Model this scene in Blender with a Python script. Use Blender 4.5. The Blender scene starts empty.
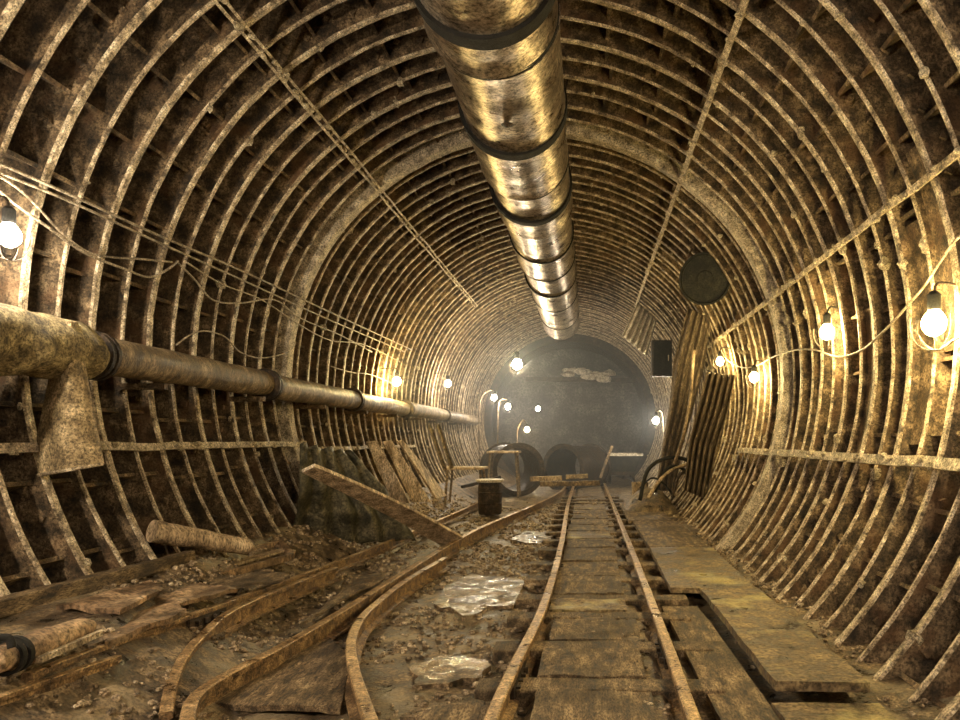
import bpy, math, random
from mathutils import Vector, Matrix, noise
random.seed(7)
SC = bpy.context.scene
COL = SC.collection
F = 720.0
CAMZ = 1.35
CX, CZ = -0.63, 2.06          # tunnel axis
R = 3.0                       # radius to the inner edge of the ribs
pi = math.pi
def P(px, py, d):             # pixel -> point at distance d along the tunnel
    return Vector(((px-588)/F*d, d, CAMZ+(440-py)/F*d))
def G(px, py, z=0.15):        # pixel -> point on a level at height z
    d = F*(CAMZ-z)/(py-440.0)
    return Vector(((px-588)/F*d, d, z))
def wall(dx, dz, r):          # where a line of sight of slope dx:dz meets the lining
    a = dx*dx+dz*dz; ox, oz = -CX, CAMZ-CZ
    b = 2*(ox*dx+oz*dz); c = ox*ox+oz*oz-r*r
    t = (-b+math.sqrt(b*b-4*a*c))/(2*a)
    return dx*t, CAMZ+dz*t
def wallp(px, py, r):
    x, z = wall(px-588, 440-py, r)
    d = F*x/(px-588)
    return Vector((x, d, z))
def nz(x, y, z=0.0): return noise.noise(Vector((x, y, z)))

# ------------------------------------------------------------------ materials
def mat(name, dark, mid, light, scale=6, rough=.8, metal=0.0, bump=.5, rr=.15, p=(.36,.5,.66), speck=None, speckamt=.62, stretch=(1,1,1)):
    m = bpy.data.materials.new(name); m.use_nodes = True
    N = m.node_tree.nodes; L = m.node_tree.links
    b = N['Principled BSDF']
    g = N.new('ShaderNodeNewGeometry')
    mp = N.new('ShaderNodeMapping'); mp.inputs['Scale'].default_value = stretch
    L.new(g.outputs['Position'], mp.inputs['Vector'])
    n1 = N.new('ShaderNodeTexNoise'); n1.inputs['Scale'].default_value = scale
    n1.inputs['Detail'].default_value = 9; n1.inputs['Roughness'].default_value = .68
    L.new(mp.outputs[0], n1.inputs['Vector'])
    cr = N.new('ShaderNodeValToRGB')
    e = cr.color_ramp.elements
    e[0].position = p[0]; e[0].color = (*dark, 1)
    e[1].position = p[2]; e[1].color = (*light, 1)
    k = e.new(p[1]); k.color = (*mid, 1)
    L.new(n1.outputs['Fac'], cr.inputs['Fac'])
    n2 = N.new('ShaderNodeTexNoise'); n2.inputs['Scale'].default_value = scale*7
    n2.inputs['Detail'].default_value = 6; n2.inputs['Roughness'].default_value = .75
    L.new(mp.outputs[0], n2.inputs['Vector'])
    r2 = N.new('ShaderNodeValToRGB'); r2.color_ramp.elements[0].position = .39; r2.color_ramp.elements[1].position = .58
    r2.color_ramp.elements[0].color = (.12,.11,.10,1); r2.color_ramp.elements[1].color = (1.5,1.48,1.45,1)
    L.new(n2.outputs['Fac'], r2.inputs['Fac'])
    mx = N.new('ShaderNodeMixRGB'); mx.blend_type = 'MULTIPLY'; mx.inputs[0].default_value = .85
    L.new(cr.outputs[0], mx.inputs[1]); L.new(r2.outputs[0], mx.inputs[2])
    out = mx.outputs[0]
    if speck:
        n3 = N.new('ShaderNodeTexNoise'); n3.inputs['Scale'].default_value = scale*.45; n3.inputs['Detail'].default_value = 5
        L.new(g.outputs['Position'], n3.inputs['Vector'])
        r3 = N.new('ShaderNodeValToRGB'); r3.color_ramp.elements[0].position = speckamt-.07; r3.color_ramp.elements[1].position = speckamt+.05
        L.new(n3.outputs['Fac'], r3.inputs['Fac'])
        m3 = N.new('ShaderNodeMixRGB'); m3.inputs[2].default_value = (*speck, 1)
        ml = N.new('ShaderNodeMath'); ml.operation = 'MULTIPLY'
        L.new(r3.outputs[0], ml.inputs[0]); L.new(n2.outputs['Fac'], ml.inputs[1])
        L.new(ml.outputs[0], m3.inputs[0]); L.new(out, m3.inputs[1]); out = m3.outputs[0]
    L.new(out, b.inputs['Base Color'])
    rm = N.new('ShaderNodeMapRange'); rm.inputs['From Min'].default_value = .35; rm.inputs['From Max'].default_value = .65
    rm.inputs['To Min'].default_value = max(.04, rough-rr); rm.inputs['To Max'].default_value = min(1, rough+rr)
    L.new(n1.outputs['Fac'], rm.inputs['Value']); L.new(rm.outputs[0], b.inputs['Roughness'])
    b.inputs['Metallic'].default_value = metal
    if bump:
        bp = N.new('ShaderNodeBump'); bp.inputs['Strength'].default_value = bump; bp.inputs['Distance'].default_value = .02
        ad = N.new('ShaderNodeMath'); ad.operation = 'ADD'
        L.new(n1.outputs['Fac'], ad.inputs[0]); L.new(n2.outputs['Fac'], ad.inputs[1])
        L.new(ad.outputs[0], bp.inputs['Height']); L.new(bp.outputs[0], b.inputs['Normal'])
    return m
M = {}
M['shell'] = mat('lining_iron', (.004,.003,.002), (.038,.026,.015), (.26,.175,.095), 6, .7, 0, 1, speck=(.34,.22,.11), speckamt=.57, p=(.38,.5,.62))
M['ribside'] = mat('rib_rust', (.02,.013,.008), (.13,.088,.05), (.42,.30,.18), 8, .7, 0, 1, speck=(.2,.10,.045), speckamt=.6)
M['ribedge'] = mat('dusty_edge_highlight', (.08,.055,.032), (.50,.39,.26), (.97,.86,.66), 11, .6, 0, .7)  # dusty deposit, with the ribs' edge highlight put into its pale colour
M['paleband'] = mat('pale_crusted_band', (.22,.17,.12), (.60,.50,.37), (.9,.8,.64), 8, .7, 0, .9)
M['crust'] = mat('lime_crust', (.2,.15,.09), (.62,.52,.36), (.95,.85,.65), 14, .8, 0, 1)
M['mud'] = mat('wet_mud', (.012,.008,.005), (.12,.08,.045), (.42,.31,.19), 8, .5, 0, 1.0, rr=.3, speck=(.42,.33,.20), speckamt=.58)
M['gravel'] = mat('gravel_stone', (.04,.028,.017), (.28,.20,.125), (.75,.62,.45), 14, .6, 0, .6)
M['rail'] = mat('rusty_rail', (.05,.028,.015), (.26,.16,.08), (.55,.38,.20), 12, .5, .35, .6)
M['railtop'] = mat('worn_rail_head', (.14,.08,.035), (.42,.27,.13), (.72,.52,.30), 10, .38, .5, .4)
M['darkiron'] = mat('dark_iron', (.012,.009,.007), (.04,.028,.02), (.12,.08,.05), 9, .5, .5, .6)
M['wood'] = mat('dirty_timber', (.03,.019,.010), (.20,.135,.075), (.50,.37,.22), 6, .7, 0, .9, stretch=(3,.8,3), speck=(.02,.014,.008), speckamt=.55)
M['woodmoss'] = mat('timber_with_yellow_silt', (.035,.022,.012), (.17,.115,.06), (.42,.31,.17), 5, .5, 0, 1, rr=.25, speck=(.80,.66,.25), speckamt=.61)
M['plate'] = mat('rusty_plate', (.07,.042,.022), (.34,.22,.13), (.68,.50,.32), 5, .5, .25, .6, speck=(.03,.02,.012), speckamt=.58)
M['galv'] = mat('stained_galvanised_steel', (.20,.15,.11), (.46,.38,.30), (.74,.66,.55), 4, .33, .88, .14, rr=.08, stretch=(1,1.2,1), speck=(.06,.04,.022), speckamt=.64)
M['black'] = mat('black_rubber', (.003,.003,.002), (.007,.006,.005), (.015,.013,.01), 12, .85, 0, .4)
M['pipe'] = mat('grimy_pipe', (.05,.034,.02), (.24,.17,.10), (.55,.43,.29), 6, .5, .1, .7, stretch=(1,2,1), speck=(.03,.02,.013), speckamt=.56)
M['moss'] = mat('pipe_with_yellow_lagging', (.06,.043,.022), (.32,.245,.125), (.72,.60,.34), 9, .8, 0, 1)
M['sheet'] = mat('tan_crusted_sheet', (.12,.085,.045), (.40,.30,.17), (.74,.60,.38), 8, .7, .1, .8)
M['tarp'] = mat('dark_green_tarpaulin', (.02,.019,.012), (.085,.075,.045), (.24,.20,.12), 5, .6, 0, .7)
M['canvas'] = mat('dusty_canvas', (.045,.032,.02), (.20,.145,.09), (.46,.36,.25), 7, .8, 0, 1, stretch=(3,3,.7))
M['cable'] = mat('dusty_cable', (.10,.075,.05), (.34,.27,.19), (.6,.5,.38), 12, .6, 0, .3)
M['drum'] = mat('dark_green_drum', (.006,.006,.005), (.02,.02,.016), (.055,.052,.04), 8, .7, .2, .5)
M['concrete'] = mat('grey_face', (.03,.027,.025), (.08,.072,.066), (.18,.16,.15), 2, .85, 0, .6)
M['pale'] = mat('pale_metal', (.3,.26,.2), (.6,.54,.45), (.85,.8,.7), 10, .5, .2, .3)
M['board'] = mat('tan_board', (.11,.075,.043), (.40,.29,.18), (.68,.54,.37), 5, .7, 0, .5, stretch=(2,2,.6))
M['paleboard'] = mat('pale_dusty_board', (.2,.14,.085), (.62,.48,.33), (.9,.76,.58), 5, .7, 0, .5, stretch=(2,2,.6))
def waterm():
    m = M['mud'].copy(); m.name = 'muddy_water'
    N = m.node_tree.nodes; L = m.node_tree.links; b = N['Principled BSDF']
    n = N.new('ShaderNodeTexNoise'); n.inputs['Scale'].default_value = 5; n.inputs['Detail'].default_value = 8; n.inputs['Roughness'].default_value = .7
    g = N.new('ShaderNodeNewGeometry'); L.new(g.outputs['Position'], n.inputs['Vector'])
    cr = N.new('ShaderNodeMapRange'); cr.inputs['From Min'].default_value = .44; cr.inputs['From Max'].default_value = .54
    cr.inputs['To Min'].default_value = .12; cr.inputs['To Max'].default_value = .6
    L.new(n.outputs['Fac'], cr.inputs['Value']); L.new(cr.outputs[0], b.inputs['Roughness'])
    for q in N:
        if q.type == 'BUMP': q.inputs['Strength'].default_value = .22
    return m
M['water'] = waterm()
def emit(name, col, s):
    m = bpy.data.materials.new(name); m.use_nodes = True
    N = m.node_tree.nodes; L = m.node_tree.links; N.clear()
    o = N.new('ShaderNodeOutputMaterial'); e = N.new('ShaderNodeEmission')
    e.inputs[0].default_value = (*col, 1); e.inputs[1].default_value = s
    L.new(e.outputs[0], o.inputs[0]); return m

# ------------------------------------------------------------------ mesh builder
class MB:
    def __init__(s): s.v = []; s.f = []; s.m = []; s.mi = 0
    def add(s, vs, fs):
        o = len(s.v); s.v += [tuple(v) for v in vs]
        for f in fs: s.f.append(tuple(i+o for i in f)); s.m.append(s.mi)
        return s
    def hexa(s, p):       # 8 points: bottom ring then top ring
        return s.add(p, [(3,2,1,0),(4,5,6,7),(0,1,5,4),(1,2,6,5),(2,3,7,6),(3,0,4,7)])
    def box(s, c, d, rot=None, jit=0):
        x, y, z = d[0]/2, d[1]/2, d[2]/2
        ps = [(-x,-y,-z),(x,-y,-z),(x,y,-z),(-x,y,-z),(-x,-y,z),(x,-y,z),(x,y,z),(-x,y,z)]
        mt = Matrix.Identity(3) if rot is None else rot
        out = []
        for q in ps:
            w = mt @ Vector(q) + Vector(c)
            if jit: w += Vector([random.uniform(-jit, jit) for _ in range(3)])
            out.append(w)
        return s.hexa(out)
    def beam(s, a, b, w, h, up=(0,0,1), n=1, jit=0):   # squared bar from a to b
        a, b = Vector(a), Vector(b); t = (b-a).normalized(); sd = t.cross(Vector(up)).normalized(); u = sd.cross(t)
        prof = [(-w/2,-h/2),(w/2,-h/2),(w/2,h/2),(-w/2,h/2)]
        vs = []
        for i in range(n+1):
            c = a.lerp(b, i/n)
            for q in prof:
                j1, j2 = random.uniform(-jit, jit), random.uniform(-jit, jit)
                vs.append(c+sd*(q[0]+j1)+u*(q[1]+j2))
        fs = [(0,1,2,3), (n*4+3,n*4+2,n*4+1,n*4)]
        for i in range(n):
            for k in range(4):
                k2 = (k+1) % 4; fs.append((i*4+k, (i+1)*4+k, (i+1)*4+k2, i*4+k2))
        return s.add(vs, fs)
    def sweep(s, path, prof, close=True, up=(0,0,1)):
        n = len(prof); m = len(path); vs = []
        for i, c in enumerate(path):
            a = path[max(0, i-1)]; b = path[min(m-1, i+1)]
            t = (Vector(b)-Vector(a)).normalized(); sd = t.cross(Vector(up)).normalized(); u = sd.cross(t)
            for q in prof: vs.append(Vector(c)+sd*q[0]+u*q[1])
        fs = []
        for i in range(m-1):
            for k in range(n):
                k2 = (k+1) % n; fs.append((i*n+k, (i+1)*n+k, (i+1)*n+k2, i*n+k2))
        if close: fs.append(tuple(range(n))); fs.append(tuple((m-1)*n+k for k in reversed(range(n))))
        return s.add(vs, fs)
    def tube(s, path, r, n=10, rv=None, close=True):
        path = [Vector(p) for p in path]; m = len(path); vs = []
        t0 = (path[1]-path[0]).normalized(); u = t0.orthogonal().normalized()
        for i, c in enumerate(path):
            t = (path[min(m-1, i+1)]-path[max(0, i-1)]).normalized()
            u = (u-t*u.dot(t)).normalized(); w = t.cross(u)
            rr = r if rv is None else rv[i]
            for k in range(n):
                a = 2*pi*k/n; vs.append(c+(u*math.cos(a)+w*math.sin(a))*rr)
        fs = []
        for i in range(m-1):
            for k in range(n):
                k2 = (k+1) % n; fs.append((i*n+k, i*n+k2, (i+1)*n+k2, (i+1)*n+k))
        if close: fs.append(tuple(reversed(range(n)))); fs.append(tuple((m-1)*n+k for k in range(n)))
        return s.add(vs, fs)
    def lathe(s, prof, base, axis, n=24, noise_a=0):   # prof: (dist along axis, radius)
        ax = Vector(axis).normalized(); u = ax.orthogonal().normalized(); w = ax.cross(u); base = Vector(base)
        vs = []
        for (h, r) in prof:
            for k in range(n):
                a = 2*pi*k/n; rr = r*(1+noise_a*nz(math.cos(a)*1.5+base.y, math.sin(a)*1.5, h*3))
                vs.append(base+ax*h+(u*math.cos(a)+w*math.sin(a))*rr)
        fs = []
        for i in range(len(prof)-1):
            for k in range(n):
                k2 = (k+1) % n; fs.append((i*n+k, i*n+k2, (i+1)*n+k2, (i+1)*n+k))
        if prof[0][1] > 1e-4 and prof[0] != prof[-1]: fs.append(tuple(reversed(range(n)))); fs.append(tuple((len(prof)-1)*n+k for k in range(n)))
        return s.add(vs, fs)
    def sheet(s, fn, nu, nv, th):        # fn(u,v)->Vector, solid of thickness th
        g = [[Vector(fn(i/nu, j/nv)) for j in range(nv+1)] for i in range(nu+1)]
        top = []; bot = []
        for i in range(nu+1):
            for j in range(nv+1):
                du = g[min(nu,i+1)][j]-g[max(0,i-1)][j]; dv = g[i][min(nv,j+1)]-g[i][max(0,j-1)]
                nn = du.cross(dv).normalized()
                top.append(g[i][j]+nn*th/2); bot.append(g[i][j]-nn*th/2)
        W = nv+1; K = len(top); fs = []
        for i in range(nu):
            for j in range(nv):
                a, b, c, d = i*W+j, (i+1)*W+j, (i+1)*W+j+1, i*W+j+1
                fs.append((a,b,c,d)); fs.append((K+d,K+c,K+b,K+a))
        for i in range(nu):
            a, b = i*W, (i+1)*W; fs.append((a, K+a, K+b, b))
            a, b = i*W+nv, (i+1)*W+nv; fs.append((b, K+b, K+a, a))
        for j in range(nv):
            a, b = j, j+1; fs.append((b, K+b, K+a, a))
            a, b = nu*W+j, nu*W+j+1; fs.append((a, K+a, K+b, b))
        return s.add(top+bot, fs)
    def blob(s, c, r, sq=(1,1,1), n=1, seed=0, amp=.3):
        # rough stone: jittered octahedral sphere
        rings = 4; seg = 6; vs = [Vector((0,0,1))]
        for i in range(1, rings):
            th = pi*i/rings
            for k in range(seg): vs.append(Vector((math.sin(th)*math.cos(2*pi*k/seg+i), math.sin(th)*math.sin(2*pi*k/seg+i), math.cos(th))))
        vs.append(Vector((0,0,-1)))
        o = [Vector(c)+Vector((v.x*sq[0], v.y*sq[1], v.z*sq[2]))*r*(1+random.uniform(-amp, amp)) for v in vs]
        fs = []
        for k in range(seg): fs.append((0, 1+k, 1+(k+1) % seg))
        for i in range(rings-2):
            for k in range(seg):
                a = 1+i*seg+k; b = 1+i*seg+(k+1) % seg; fs.append((a, a+seg, b+seg, b))
        l = len(vs)-1
        for k in range(seg): fs.append((l, 1+(rings-2)*seg+(k+1) % seg, 1+(rings-2)*seg+k))
        return s.add(o, fs)
    def mesh(s, name, mats, smooth=False):
        me = bpy.data.meshes.new(name); me.from_pydata(s.v, [], s.f); me.update()
        for m_ in (mats if isinstance(mats, (list, tuple)) else [mats]): me.materials.append(m_)
        me.polygons.foreach_set('material_index', s.m)
        if smooth: me.polygons.foreach_set('use_smooth', [True]*len(s.f))
        return me
    def build(s, name, mats, parent=None, smooth=False, bevel=0, angle=None):
        me = s.mesh(name, mats, smooth)
        if smooth and angle: me.set_sharp_from_angle(angle=math.radians(angle))
        o = bpy.data.objects.new(name, me); COL.objects.link(o)
        if parent:
            o.parent = parent
            o.matrix_parent_inverse = Matrix.Translation(-parent.location)
        if bevel:
            b = o.modifiers.new('bevel', 'BEVEL'); b.width = bevel; b.segments = 2; b.limit_method = 'ANGLE'
        return o
def tag(o, label, cat, group=None, kind=None):
    if label: o['label'] = label
    if cat: o['category'] = cat
    if group: o['group'] = group
    if kind: o['kind'] = kind
    return o
def thing(name, loc, label, cat, group=None):
    o = bpy.data.objects.new(name, None); o.location = loc; o.empty_display_size = .1; COL.objects.link(o)
    return tag(o, label, cat, group)
def spline(pts, n=8):
    pts = [Vector(p) for p in pts]; out = []
    for i in range(len(pts)-1):
        p0 = pts[max(0,i-1)]; p1 = pts[i]; p2 = pts[i+1]; p3 = pts[min(len(pts)-1,i+2)]
        for k in range(n):
            t = k/n
            out.append(.5*((2*p1)+(p2-p0)*t+(2*p0-5*p1+4*p2-p3)*t*t+(3*p1-p0-3*p2+p3)*t**3))
    out.append(pts[-1]); return out
def struct(o): o['kind'] = 'structure'; return o

# ------------------------------------------------------------------ tunnel lining
RS = 3.30
Y0, Y1 = -3.5, 27.5
def ringpt(a, r, y): return Vector((CX+r*math.cos(a), y, CZ+r*math.sin(a)))
def shell(name, a0, a1):
    mb = MB(); n = 40; ny = 60; vs = []; fs = []
    for j in range(ny+1):
        y = Y0+(Y1-Y0)*j/ny
        for r in (RS, RS+.12):
            for i in range(n+1):
                vs.append(ringpt(math.radians(a0+(a1-a0)*i/n), r, y))
    W = 2*(n+1)
    for j in range(ny):
        for i in range(n):
            a = j*W+i; fs.append((a, a+W, a+W+1, a+1))
            a = j*W+n+1+i; fs.append((a+1, a+W+1, a+W, a))
    mb.add(vs, fs)
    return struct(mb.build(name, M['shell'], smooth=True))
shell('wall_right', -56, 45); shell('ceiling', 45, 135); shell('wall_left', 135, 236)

A0, A1 = -54, 234
def rib_mesh(name, thick, seed, r_in=R, plates=True, band=None):
    mb = MB(); n = 110
    st = thick/2
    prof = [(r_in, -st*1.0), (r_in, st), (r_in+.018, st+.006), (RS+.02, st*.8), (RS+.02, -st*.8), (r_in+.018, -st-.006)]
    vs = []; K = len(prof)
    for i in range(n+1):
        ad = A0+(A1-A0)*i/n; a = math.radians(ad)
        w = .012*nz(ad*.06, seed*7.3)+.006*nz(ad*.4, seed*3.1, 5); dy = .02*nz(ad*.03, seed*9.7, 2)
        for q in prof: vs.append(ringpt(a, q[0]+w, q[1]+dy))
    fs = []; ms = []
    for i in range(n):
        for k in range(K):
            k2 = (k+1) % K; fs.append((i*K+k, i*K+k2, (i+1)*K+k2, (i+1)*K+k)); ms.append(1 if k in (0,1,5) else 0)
    mb.v = [tuple(v) for v in vs]; mb.f = fs; mb.m = ms
    rnd = random.Random(seed)
    # bolts through the flange
    if thick > .04:
        for i in range(0, 288, 4):
            a = math.radians(A0+i+1)
            for sgn in (-1, 1):
                c = ringpt(a, R+.12+(.03 if (i//4) % 2 else -.02), sgn*(st+.008))
                mb.mi = 0; mb.box(c, (.045,.04,.045), Matrix.Rotation(a, 3, 'Y'))
    # stiffener plates across the bay that follows
    if plates:
        ang = A0+3+(seed % 2)*1.0
        while ang < A1:
            a = math.radians(ang); rr0 = R+.065+rnd.uniform(0, .03)
            if rnd.random() > .04:
                c = (rr0+RS)/2; h = RS-rr0+.02
                rot = Matrix.Rotation(-a, 3, 'Y')
                mb.mi = 0; mb.box(ringpt(a, c, .337/2), (h, .337-.03, .026), rot)
                if rnd.random() < .6 and (ang < 10 or ang > 160): mb.mi = 3; mb.box(ringpt(a, rr0-.004, .337/2), (.010, .337-.03, .028), rot)
            ang += 9.6
    # lumps of lime crust
    for _ in range(9):
        a = math.radians(rnd.uniform(A0, A1)); mb.mi = 2
        random.seed(rnd.random())
        mb.blob(ringpt(a, R+rnd.uniform(.0,.05), rnd.uniform(-.03,.03)), rnd.uniform(.015,.05), (1,.8,rnd.uniform(.6,1.6)))
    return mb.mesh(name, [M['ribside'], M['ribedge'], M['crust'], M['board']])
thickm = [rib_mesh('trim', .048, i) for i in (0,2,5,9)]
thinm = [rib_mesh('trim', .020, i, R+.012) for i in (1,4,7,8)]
bandm = rib_mesh('trim', .15, 11, R-.035)
bandm.materials.clear(); bandm.materials.append(M['paleband']); bandm.materials.append(M['paleband']); bandm.materials.append(M['crust']); bandm.materials.append(M['board'])
YR = 4.626; SP = .337; n = 0
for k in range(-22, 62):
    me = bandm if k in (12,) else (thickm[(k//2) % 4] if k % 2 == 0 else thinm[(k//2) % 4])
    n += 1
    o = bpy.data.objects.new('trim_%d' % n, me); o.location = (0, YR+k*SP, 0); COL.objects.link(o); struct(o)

# ------------------------------------------------------------------ ground
def gz(x, y):
    z = .035*nz(x*1.3, y*1.1)+.02*nz(x*5, y*5, 3)+.010*nz(x*14, y*14, 7)
    z -= .0
    t_ = min(1, max(0, (y-3)/3.5)); xs = -1.7-.75*t_*t_*(3-2*t_)
    if x < xs: z += min(1, (xs-x)/.7)**1.1*.42
    if x > 1.25: z += (x-1.25)*.10
    if -.28 < x < .40: z += .055
    if -1.35 < x < -.45: z += .03*nz(x*2.2, y*1.7, 9)+.01
    return z
def ground():
    mb = MB(); nx = 110; ny = 300; x0, x1 = -3.55, 2.2; vs = []
    for j in range(ny+1):
        t = j/ny; y = -1.5+(Y1+1.5)*t**1.7 if True else 0
        for i in range(nx+1):
            x = x0+(x1-x0)*i/nx; vs.append((x, y, gz(x, y)))
    fs = []
    for j in range(ny):
        for i in range(nx):
            a = j*(nx+1)+i; fs.append((a, a+1, a+nx+2, a+nx+1))
    mb.add(vs, fs)
    return struct(mb.build('floor', M['mud'], smooth=True))
ground()
mb = MB(); random.seed(3)
for _ in range(17000):
    y = 2.3+13*random.random()**1.6; x = random.uniform(-3.2, 1.75)
    if .52 < x < 1.45 and random.random() < .93: continue
    if -.33 < x < .42 and random.random() < .75: continue
    if nz(x*1.7, y*.9, 4) < -.2: continue
    if abs(nz(x*2.2, y*.8, 4)) < .04: continue
    r = random.uniform(.006, .022)*(1 if y < 6 else 1.5)
    mb.blob((x, y, gz(x, y)+r*.3), r, (1, 1, .7))
tag(mb.build('gravel', M['gravel']), 'loose brown gravel and grit scattered between the rails and over the mud', 'gravel', kind='stuff')

# ------------------------------------------------------------------ rails
def railprof(s=1.0):
    w, h = .062*s, .135*s    # head half.. foot
    p = [(-.055,-.135),(.055,-.135),(.055,-.122),(.012,-.108),(.010,-.045),(.031,-.034),(.031,-.006),(.024,0),(-.024,0),(-.031,-.006),(-.031,-.034),(-.010,-.045),(-.012,-.108),(-.055,-.122)]
    return [(a*s, b*s) for a, b in p]
def rail(pts, label, s=1.0, joints=(), name='rail'):
    path = spline(pts, 8); base = path[0].copy(); base.z -= .135*s
    r = thing(name, base, label, 'rail')
    mb = MB(); prof = railprof(s); m = len(path); K = len(prof)
    mb.sweep(path, prof)
    o = mb.build('rail_bar', [M['rail'], M['railtop']], r)
    for p in o.data.polygons:
        if p.normal.z > .75 and p.center.z > min(path[0].z, path[-1].z)-.03: p.material_index = 1
    for j in joints:
        i = int(j*(m-1)); c = path[i]; t = (path[min(m-1,i+1)]-path[max(0,i-1)]).normalized(); sd = t.cross(Vector((0,0,1)))
        for sg in (-1, 1):
            f = MB()
            q = c+sd*sg*.022+Vector((0,0,-.075*s)); f.beam(q-t*.22, q+t*.22, .022, .06)
            for b in (-.15,-.05,.05,.15):
                f.box(q+t*b+sd*sg*.02, (.03,.03,.03))
            f.build('fishplate', M['darkiron'], r)
    return r
ZT = .15
rail([Vector((-.44,1.2,ZT)), G(490,720), G(514,665), G(545,600), G(562,540), G(569,500), Vector((-.37,25,ZT))], 'long straight rusty rail, left-hand rail of the plank-filled track in the middle', joints=(.35,.62))
rail([Vector((.46,1.2,ZT)), G(695,720), G(672,655), G(655,610), G(630,545), G(608,492), Vector((.46,25,ZT))], 'long straight rusty rail beside the plank walkway, right-hand rail of the middle track', joints=(.4,.7))
rail([G(27,673,.40), G(120,638,.36), G(230,600,.29), G(320,567,.21), G(400,536,.17), G(470,506,.15), G(500,492,.15)], 'outermost left rail running beside the scrap sheets from the machine cylinder', .75, joints=(.3,))
rail([G(166,712,.15), G(172,680,.18), G(186,652,.21), G(208,628,.24), G(233,609,.26), G(280,588,.24), G(335,567,.185)], 'short bent check rail curling away from the outermost left rail', .9)
rail([G(189,745), G(188,712), G(200,690), G(236,668), G(280,646), G(345,608), G(400,574), G(475,530), G(540,502), G(562,490), Vector((-.6,21,ZT))], 'rusty rail sharply hooked at its near end, second long rail from the left wall')
rail([G(382,745), G(368,710), G(354,668), G(351,642), G(358,622), G(372,606), G(404,581), G(445,557)], 'brown check rail flared outwards at its near end, left of the shiny puddle', .95)
rail([G(-30,708,.37), G(0,695,.37), G(60,674,.36), G(118,655,.33)], 'short loose rail lying low at the left picture edge below the outermost rail', .6)
rail([G(100,722,.08), G(140,704,.08), G(180,687,.08)], 'thin dark iron bar half sunk in gravel before the check rail', .45, name='iron_bar')

# sleepers of the middle track
def ordinal(i): return ['nearest','second','third','fourth','fifth','sixth','seventh','eighth','ninth','tenth','eleventh','twelfth','thirteenth','fourteenth','fifteenth','sixteenth','seventeenth','eighteenth','nineteenth','twentieth'][i]
ys = [2.5]+[F*1.27/(y-440.0) for y in (684,645,615,597,578,563,549)]
while ys[-1] < 20: ys.append(ys[-1]+.78)
for i, y in enumerate(ys[:18]):
    random.seed(100+i)
    lab = '%s cross sleeper counted from the camera along the middle track' % ordinal(i)
    t = thing('railway_sleeper', (0.02, y, -.05), lab, 'sleeper', 'sleepers of the middle track')
    mb = MB(); a = random.uniform(-.02,.02)
    mb.beam((-.58,y+a,.0),(.72+random.uniform(-.05,.1),y-a,.0), .20, .16, n=10, jit=.006)
    mb.build('timber', M['wood'], t, bevel=.012)
    for x in (-.40, .46):
        f = MB(); f.box((x, y, .022), (.26,.15,.02)); f.build('tie_plate', M['darkiron'], t)
        for dx, dy in ((-.075,.04),(.075,-.04),(-.1,-.04),(.1,.04)):
            s = MB(); s.box((x+dx, y+dy, .042), (.035,.028,.03), jit=.003); s.build('spike', M['darkiron'], t)
    if i % 2 == 0 and i < 12:
        f = MB(); f.tube(spline([(.50,y,.05),(.60,y-.05,.06),(.66,y+.03,.045),(.60,y+.12,.05)],4), .011, 6); f.build('clip', M['rail'], t)
# infill boards between the rails, with pale lipped edges
for i in range(len(ys[:15])-1):
    random.seed(300+i)
    y0, y1 = ys[i]+.11, ys[i+1]-.11
    if y1-y0 < .15: continue
    mb = MB(); xo = random.uniform(-.02,.03)
    f = lambda u, v, y0=y0, y1=y1, xo=xo: Vector((-.27+xo+.58*u, y0+(y1-y0)*v, .072+.014*nz(u*3, y0+v*2)+.01*nz(u*9,(y0+v)*5)))
    mb.sheet(f, 14, 10, .03)
    tag(mb.build('infill_board', M['woodmoss'] if i % 5 == 3 else M['wood']), 'muddy infill board in the middle track, %s gap between sleepers from the camera' % ordinal(i), 'board', 'infill boards of the middle track')
# walkway planks
def plank(x0, x1, y0, y1, z, th, m, label, tilt=0, ang=0, name='walkway_plank'):
    mb = MB(); cx, cy = (x0+x1)/2, (y0+y1)/2
    def f(u, v):
        x = (x0-cx)+(x1-x0)*u; y = (y0-cy)+(y1-y0)*v
        e = .012*nz(v*9+y0, u*3) if u in (0,1) else 0
        xr = x*math.cos(ang)-y*math.sin(ang)+e; yr = x*math.sin(ang)+y*math.cos(ang)
        return Vector((cx+xr, cy+yr, z+tilt*(v-.5)+.010*nz(cx+xr*2.5, yr*1.5+cy)+.004*nz(xr*12, yr*9)))
    mb.sheet(f, 12, max(8, int((y1-y0)*12)), th)
    return tag(mb.build(name, m), label, 'plank')
plank(.90,1.42,1.7,3.48,.055,.05,M['woodmoss'],'nearest walkway plank at the bottom edge, lower than the next', ang=.01)
plank(.93,1.40,3.58,5.95,.115,.05,M['woodmoss'],'pale walkway plank splashed with yellow silt, raised at its near end', tilt=-.02)
plank(.60,.88,2.0,5.6,.045,.04,M['wood'],'dark muddy board between the right rail and the yellow-splashed plank', ang=.015)
plank(.70,1.41,5.98,8.3,.095,.045,M['woodmoss'],'wide walkway plank behind the yellow-splashed one beside the ribs', ang=-.01)
plank(.70,1.38,8.36,11.0,.09,.045,M['wood'],'wide brown walkway plank beyond the midpoint of the footway', ang=.01)
plank(.62,1.30,11.06,14.3,.09,.045,M['wood'],'farthest walkway plank, ending at the tangle of hoses', ang=.0)
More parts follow.
